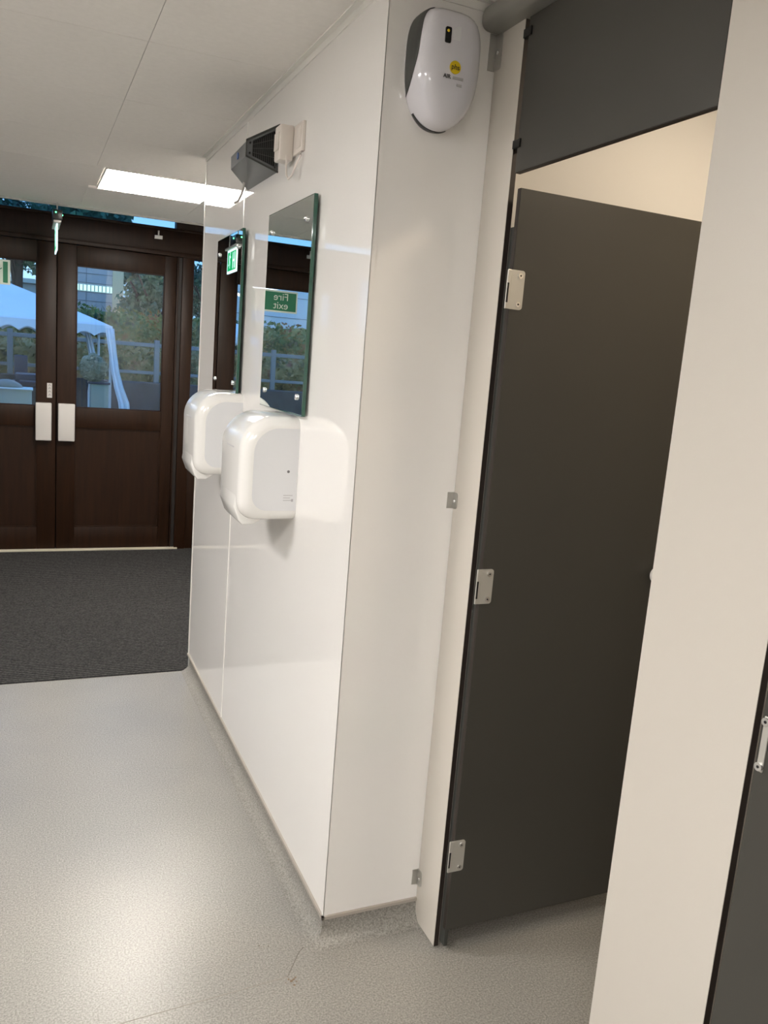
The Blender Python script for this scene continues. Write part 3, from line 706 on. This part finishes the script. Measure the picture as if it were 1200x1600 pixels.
cdr = thing('cubicle_door', 'dark grey closed cubicle door at the right edge of the photo', 'cubicle door', (WX+0.02, -1.32, ZD0), 'dark cubicle doors')
cx0 = WX+0.004
MB().box(cx0, cx0+TH, -1.628, -1.0165, ZD0, ZD1).build('core_board', 'core', cdr)
MB().box(cx0-0.0014, cx0+0.0004, -1.6274, -1.0172, ZD0+0.0008, ZD1-0.0006).build('door_face', 'dark', cdr)
MB().box(cx0+TH-0.0004, cx0+TH+0.0014, -1.6274, -1.0172, ZD0+0.0008, ZD1-0.0006).build('door_face', 'dark', cdr)
for zz in (1.742, 1.032, 0.300):
    pl = MB().box(cx0-0.0045, cx0-0.0014, -1.0335, -1.0225, zz-0.044, zz+0.044, 0.001).build('hinge', 'hinge', cdr, label='narrow satin metal hinge plate')
    for s_ in (-1, 1):
        q = MB(); q.rod((cx0-0.0075, -1.0275, zz+s_*0.036), (cx0-0.003, -1.0275, zz+s_*0.036), 0.0068, 16); q.build('hinge_screw', 'chrome', pl, smooth=40)
        q = MB(); q.rod((cx0-0.0080, -1.0275, zz+s_*0.036), (cx0-0.0070, -1.0275, zz+s_*0.036), 0.0024, 8); q.build('hinge_screw_socket', 'black', pl)
# divider between the two cubicles
dv = thing('cubicle_divider', 'pale grey divider panel between the two cubicles, behind the wide pilaster', 'partition panel', (1.0, -0.88, 0.1))
MB().box(WX+TH+0.002, XR, -0.8865, -0.8735, 0.10, 2.0).build('core_board', 'core', dv)
MB().box(WX+TH+0.0026, XR, -0.8737, -0.8721, 0.101, 1.9995).build('laminate_face', 'laminate', dv)
MB().box(WX+TH+0.0026, XR, -0.8879, -0.8863, 0.101, 1.9995).build('laminate_face', 'laminate', dv)

# ------------------------------------------------------------------ outside
struct(MB().box(-30, 30, D+0.05, 60, -0.3, -0.12).build('ground', 'asphalt'), 'dark asphalt yard outside')
def leaves(mb, pts_fn, n, size, rnd):
    for _ in range(n):
        p, nrm = pts_fn(rnd)
        p = Vector(p); s = size*rnd.uniform(0.6, 1.3)
        a = Vector((rnd.gauss(0, 1), rnd.gauss(0, 1), rnd.gauss(0, 1))).normalized(); b = a.cross(Vector((rnd.gauss(0, 1), rnd.gauss(0, 1), rnd.gauss(0, 1)))).normalized()
        mb.quad(p-a*s, p-b*s*0.55, p+a*s, p+b*s*0.55)
def lump_box(mb, x0, x1, y0, y1, z0, z1, nx, nz, amp, seed):
    """bumpy hedge body"""
    def front(i, k):
        u = i/nx; v = k/nz; x = x0+(x1-x0)*u; z = z0+(z1-z0)*v
        yy = y0 + amp*pnoise(Vector((x*1.7, seed, z*1.9))) + (0.25*(v**4))
        zz = z + (amp*0.6*pnoise(Vector((x*2.1, seed+5, 0))) if k == nz else 0)
        return (x, yy, zz)
    g = [[mb.bm.verts.new(front(i, k)) for k in range(nz+1)] for i in range(nx+1)]
    bk = [[mb.bm.verts.new((x0+(x1-x0)*i/nx, y1, z)) for z in (z0, z1)] for i in range(nx+1)]
    for i in range(nx):
        for k in range(nz): mb.bm.faces.new((g[i][k], g[i+1][k], g[i+1][k+1], g[i][k+1]))
        mb.bm.faces.new((g[i][nz], g[i+1][nz], bk[i+1][1], bk[i][1])); mb.bm.faces.new((bk[i][0], bk[i+1][0], bk[i+1][1], bk[i][1]))
    return front
rnd = random.Random(3)
hd = thing('hedge', 'long clipped green and russet hedge across the back of the yard', 'hedge', (-1, 13.3, 0))
mb = MB(); lump_box(mb, -9, 8, 13.05, 13.9, -0.12, 2.06, 90, 14, 0.22, 2.0); mb.build('hedge_body', 'hedge', hd, smooth=80)
mb = MB(); leaves(mb, lambda r_: ((r_.uniform(-6, 5), 12.98+r_.uniform(-0.18, 0.15), r_.uniform(0.9, 2.14)), None), 11000, 0.05, rnd); lf = mb.build('leaves', 'hedge', hd); lf['kind'] = 'stuff'
bk_ = thing('planting_bank', 'bank of yellow and red autumn shrubs below the hedge', 'shrubs', (-1, 11.9, 0.9))
mb = MB(); lump_box(mb, -9, 8, 11.75, 12.6, -0.12, 1.50, 110, 10, 0.30, 9.0); mb.build('shrub_mass', 'bank', bk_, smooth=80)
mb = MB(); leaves(mb, lambda r_: ((r_.uniform(-6, 5), 11.83+r_.uniform(-0.20, 0.3), r_.uniform(0.95, 1.60)), None), 8000, 0.045, rnd); lf = mb.build('leaves', 'bank', bk_); lf['kind'] = 'stuff'
tag(MB().box(-9, 8, 11.0, 11.25, -0.12, 1.0, 0.02).build('retaining_wall', 'slate'), 'dark slate retaining wall under the planting bank', 'wall')
rl = thing('railing', 'pale grey metal railing in front of the hedge', 'railing', (-1, 11.5, 0))
MB().box(-8, 7, 11.45, 11.49, 1.525, 1.585, 0.01).build('top_rail', 'railing', rl)
MB().box(-8, 7, 11.45, 11.49, 1.105, 1.155, 0.01).build('lower_rail', 'railing', rl)
for x in (-6.9, -4.97, -3.04, -0.95, 1.13, 3.2, 5.3): MB().box(x-0.04, x+0.04, 11.44, 11.50, 0.9, 1.64, 0.01).build('post', 'railing', rl)

def tree(x, y, h, r, zc, n, label, seed):
    rd = random.Random(seed); t_ = thing('tree', label, 'tree', (x, y, 0), 'trees beyond the hedge')
    mb = MB(); mb.rod((x, y, -0.1), (x+0.1, y, zc), 0.13, 10, 0.07)
    for k in range(7):
        a = rd.uniform(0, 2*PI); mb.rod((x+0.05, y, zc*0.7+0.1*k), (x+math.cos(a)*r*0.7, y+math.sin(a)*r*0.5, zc+rd.uniform(0, 0.7)*r), 0.04, 6, 0.015)
    mb.build('trunk', 'bark', t_, smooth=60)
    cl = [(rd.gauss(0, r*0.45), rd.gauss(0, r*0.35), rd.gauss(0, r*0.42)) for _ in range(16)]
    def fn(r_):
        c_ = r_.choice(cl); return ((x+c_[0]+r_.gauss(0, r*0.17), y+c_[1]+r_.gauss(0, r*0.17), zc+c_[2]+r_.gauss(0, r*0.15)), None)
    mb = MB(); leaves(mb, fn, n, 0.055 if y < 20 else 0.13, rd); o = mb.build('crown', 'tree', t_); o['kind'] = 'stuff'
tree(1.50, 14.9, 4, 0.62, 2.5, 4200, 'small leafy tree behind the hedge right of the grey building', 11)
tree(3.1, 17.4, 5, 1.2, 2.8, 6000, 'larger dark tree at right seen through the side glass', 12)
tree(-0.95, 14.8, 4, 0.42, 3.1, 1500, 'thin tree between the two buildings', 13)
tree(-2.0, 27.5, 6, 1.7, 5.5, 3600, 'tall teal green tree above the pale building', 14)
tree(0.6, 22.8, 6, 1.5, 4.9, 5200, 'tall teal green tree above the grey building', 15)

b1 = thing('grey_reflection_building', 'grey panel clad building beyond the hedge, standing in for interior reflections in the door glass', 'building', (-0.1, 17, 0))  # approximates the interior reflected in the door glass
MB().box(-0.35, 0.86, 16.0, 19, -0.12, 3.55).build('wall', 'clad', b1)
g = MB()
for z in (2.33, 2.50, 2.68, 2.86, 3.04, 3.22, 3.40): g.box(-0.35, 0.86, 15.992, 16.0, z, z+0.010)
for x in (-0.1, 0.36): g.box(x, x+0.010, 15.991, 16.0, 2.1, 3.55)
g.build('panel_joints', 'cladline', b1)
MB().box(-0.30, 0.85, 15.985, 16.0, 2.53, 2.64).build('reflection_strip', 'reflstrip', b1, label='glowing strip standing in for reflected ceiling lights')
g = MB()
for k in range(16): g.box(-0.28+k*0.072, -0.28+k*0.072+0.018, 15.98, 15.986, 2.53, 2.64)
g.build('strip_bars', 'cladline', b1)
MB().box(0.861, 1.07, 15.97, 19, -0.12, 3.55).build('reflection_pier', 'cream', b1, label='cream pier standing in for the bright interior wall reflected in the glass')
b2 = thing('pale_building', 'pale blue rendered building beyond the hedge behind the fire exit sign', 'building', (-4, 18, 0))
MB().box(-8, -1.45, 16.5, 20, -0.12, 3.6).build('wall', 'palewall', b2)
g = MB()
for z in (2.4, 2.85): g.box(-8, -1.45, 16.488, 16.5, z, z+0.012)
g.build('wall_joints', 'railing', b2)
MB().box(-2.35, -1.9, 16.47, 16.5, 2.05, 2.34).build('dark_window', 'navy', b2)
b3 = thing('low_white_canopy_roof', 'low white roof edge between the pale and grey buildings', 'roof', (-0.9, 16, 0))
MB().box(-1.44, -0.36, 15.9, 17.5, 2.56, 2.64).build('roof_edge', 'whitebox', b3)
MB().box(-1.44, -0.36, 16.2, 17.5, 2.32, 2.55).build('roof_wall', 'palewall', b3)
MB().box(-1.40, -1.32, 16.2, 16.28, -0.12, 2.4).build('post', 'railing', b3)
MB().box(-0.46, -0.40, 16.2, 16.28, -0.12, 2.4).build('post', 'railing', b3)

# gazebo
gz = thing('gazebo', 'white canvas gazebo with scalloped edge standing in the yard', 'gazebo', (-1.25, 10.5, 0))
GX0, GX1, GY0, GY1, GE, GP = -2.10, 0.245, 9.0, 10.9, 1.745, 2.20
apx, apy = -0.95, 9.95
mb = MB()
def roof(i, j, n=16):
    # concave hip roof: square rings shrinking to the apex
    pass
N = 14; per = []
cor = [(GX0, GY0), (GX1, GY0), (GX1, GY1), (GX0, GY1)]
for k in range(4):
    a = cor[k]; b_ = cor[(k+1) % 4]
    for q in range(N): per.append((a[0]+(b_[0]-a[0])*q/N, a[1]+(b_[1]-a[1])*q/N))
rings = []
for t_ in (0, 0.12, 0.25, 0.4, 0.55, 0.7, 0.85, 0.985):
    zz = GE+(GP-GE)*(t_*1.05 - 0.05*t_*t_)
    ring = []
    for q, (x, y) in enumerate(per):
        sag = 0.035*math.sin(PI*((q % N)/N))*(1-t_)*min(1, t_*6)
        ring.append((x+(apx-x)*t_, y+(apy-y)*t_, zz-sag))
    rings.append(ring)
mb.loft(rings, cap0=False); cn = mb.build('canopy', 'canvas', gz, smooth=25)
md = cn.modifiers.new('thickness', 'SOLIDIFY'); md.thickness = 0.006
mb = MB()
for k in range(4):
    a = Vector((*cor[k], 0)); b_ = Vector((*cor[(k+1) % 4], 0)); Ln = (b_-a).length; nsc = max(1, round(Ln/0.22)); ns = nsc*8
    up = []; lo = []
    for q in range(ns+1):
        p = a.lerp(b_, q/ns); ph = (q/8) % 1.0
        d_ = 0.150-0.050*abs(math.sin(PI*q/8))
        up.append(mb.bm.verts.new((p.x, p.y, GE+0.003))); lo.append(mb.bm.verts.new((p.x, p.y, GE-d_+0.02)))
    for q in range(ns): mb.bm.faces.new((up[q], up[q+1], lo[q+1], lo[q]))
vl = mb.build('scalloped_valance', 'canvas', gz); md = vl.modifiers.new('thickness', 'SOLIDIFY'); md.thickness = 0.005
for (x, y) in cor:
    MB().rod((x*0.985+apx*0.015, y*0.985+apy*0.015, -0.12), (x*0.985+apx*0.015, y*0.985+apy*0.015, GE), 0.017, 12).build('leg', 'pole', gz, smooth=40)
def curtain(pts, name='side_curtain'):
    """pts: (xl, xr, z) rows at y; folded cloth ribbon"""
    mb = MB(); rows = []
    for (xl, xr, z, y) in pts:
        rows.append([mb.bm.verts.new((xl+(xr-xl)*q/8, y+0.02*math.sin(q*PI/1.6), z)) for q in range(9)])
    for A, B in zip(rows, rows[1:]):
        for q in range(8): mb.bm.faces.new((A[q], A[q+1], B[q+1], B[q]))
    o = mb.build(name, 'canvas', gz, smooth=60); md = o.modifiers.new('thickness', 'SOLIDIFY'); md.thickness = 0.006
curtain([(0.155, 0.262, 1.72, 8.98), (0.175, 0.275, 1.6, 8.98), (0.205, 0.300, 1.4, 8.97), (0.235, 0.330, 1.2, 8.96), (0.270, 0.385, 1.0, 8.95), (0.320, 0.455, 0.82, 8.94), (0.350, 0.475, 0.6, 8.93), (0.36, 0.48, 0.1, 8.93)])
curtain([(0.02, 0.10, 1.66, 10.6), (0.07, 0.16, 1.4, 10.6), (0.10, 0.20, 1.15, 10.6), (0.06, 0.15, 0.8, 10.6), (0.05, 0.14, 0.2, 10.6)])

# things standing in the yard
pt = thing('potted_bush', 'rounded pale bush in a pale green square planter under the gazebo', 'plant', (0.0, 8.0, -0.12))
MB().box(-0.075, 0.115, 7.9, 8.1, -0.12, 1.085, 0.008).build('planter', 'planter', pt)
MB().box(-0.10, 0.13, 7.88, 8.12, 1.08, 1.105, 0.006).build('planter_rim', 'navy', pt)
mb = MB(); mb.ball((-0.04, 8.02, 1.25), 0.145, (1.0, 0.9, 1.05), 20, 14)
for v in mb.bm.verts: v.co += (v.co-Vector((-0.04, 8.02, 1.25)))*0.22*pnoise(v.co*18)
leaves(mb, lambda r_: ((lambda d: (Vector((-0.04, 8.02, 1.25))+d*0.15))(Vector((r_.gauss(0, 1), r_.gauss(0, 1), r_.gauss(0, 1))).normalized()), None), 700, 0.014, rnd)
mb.build('foliage', 'palebush', pt)
bp_ = thing('barred_panel', 'dark upright barred panel beside the potted bush', 'fence panel', (-0.13, 8.25, -0.12))
for zz in (0.2, 1.10): MB().box(-0.26, -0.03, 8.24, 8.27, zz, zz+0.025).build('frame_rail', 'navy', bp_)
for k in range(5): MB().box(-0.255+k*0.05, -0.237+k*0.05, 8.245, 8.265, -0.12, 1.11).build('bar', 'navy', bp_)
cr_ = thing('garden_chair', 'dark navy high-backed chair under the gazebo', 'chair', (-0.78, 8.2, -0.12))
MB().box(-0.86, -0.72, 8.30, 8.34, 1.10, 1.335, 0.012).build('backrest', 'navy', cr_, smooth=40)
MB().box(-0.88, -0.60, 8.0, 8.32, 1.0, 1.06, 0.012).build('seat', 'navy', cr_, smooth=40)
for (x, y) in ((-0.86, 8.02), (-0.62, 8.02), (-0.86, 8.31), (-0.62, 8.31)): MB().box(x-0.015, x+0.015, y-0.015, y+0.015, -0.12, 1.0).build('leg', 'navy', cr_)
tb = thing('dark_table', 'low dark table with navy top behind the white box', 'table', (-0.6, 7.7, -0.12))
MB().box(-0.84, -0.42, 7.5, 7.9, 1.10, 1.16, 0.01).build('tabletop', 'navy', tb)
for (x, y) in ((-0.82, 7.53), (-0.44, 7.53), (-0.82, 7.87), (-0.44, 7.87)): MB().box(x-0.02, x+0.02, y-0.02, y+0.02, -0.12, 1.10).build('leg', 'navy', tb)
wb_ = thing('white_box', 'plain white box-shaped stand just outside the left door glass', 'box', (-1.0, 6.1, -0.12))
MB().box(-1.45, -0.69, 6.0, 6.35, -0.12, 1.082, 0.006).build('cabinet', 'whitebox', wb_)
MB().box(-1.46, -0.68, 5.99, 6.36, 1.080, 1.092, 0.003).build('lid', 'whitebox', wb_)
mb = MB(); mb.ball((-0.92, 6.22, 1.10), 0.09, (1.7, 0.9, 0.62), 20, 12)
for v in mb.bm.verts:
    v.co += (v.co-Vector((-0.92, 6.22, 1.10)))*0.25*pnoise(v.co*9)
    v.co.z = max(v.co.z, 1.0925)
tag(mb.build('pale_bundle', 'sack', smooth=60), 'pale rounded cloth bundle lying on the white box stand outside', 'bundle')
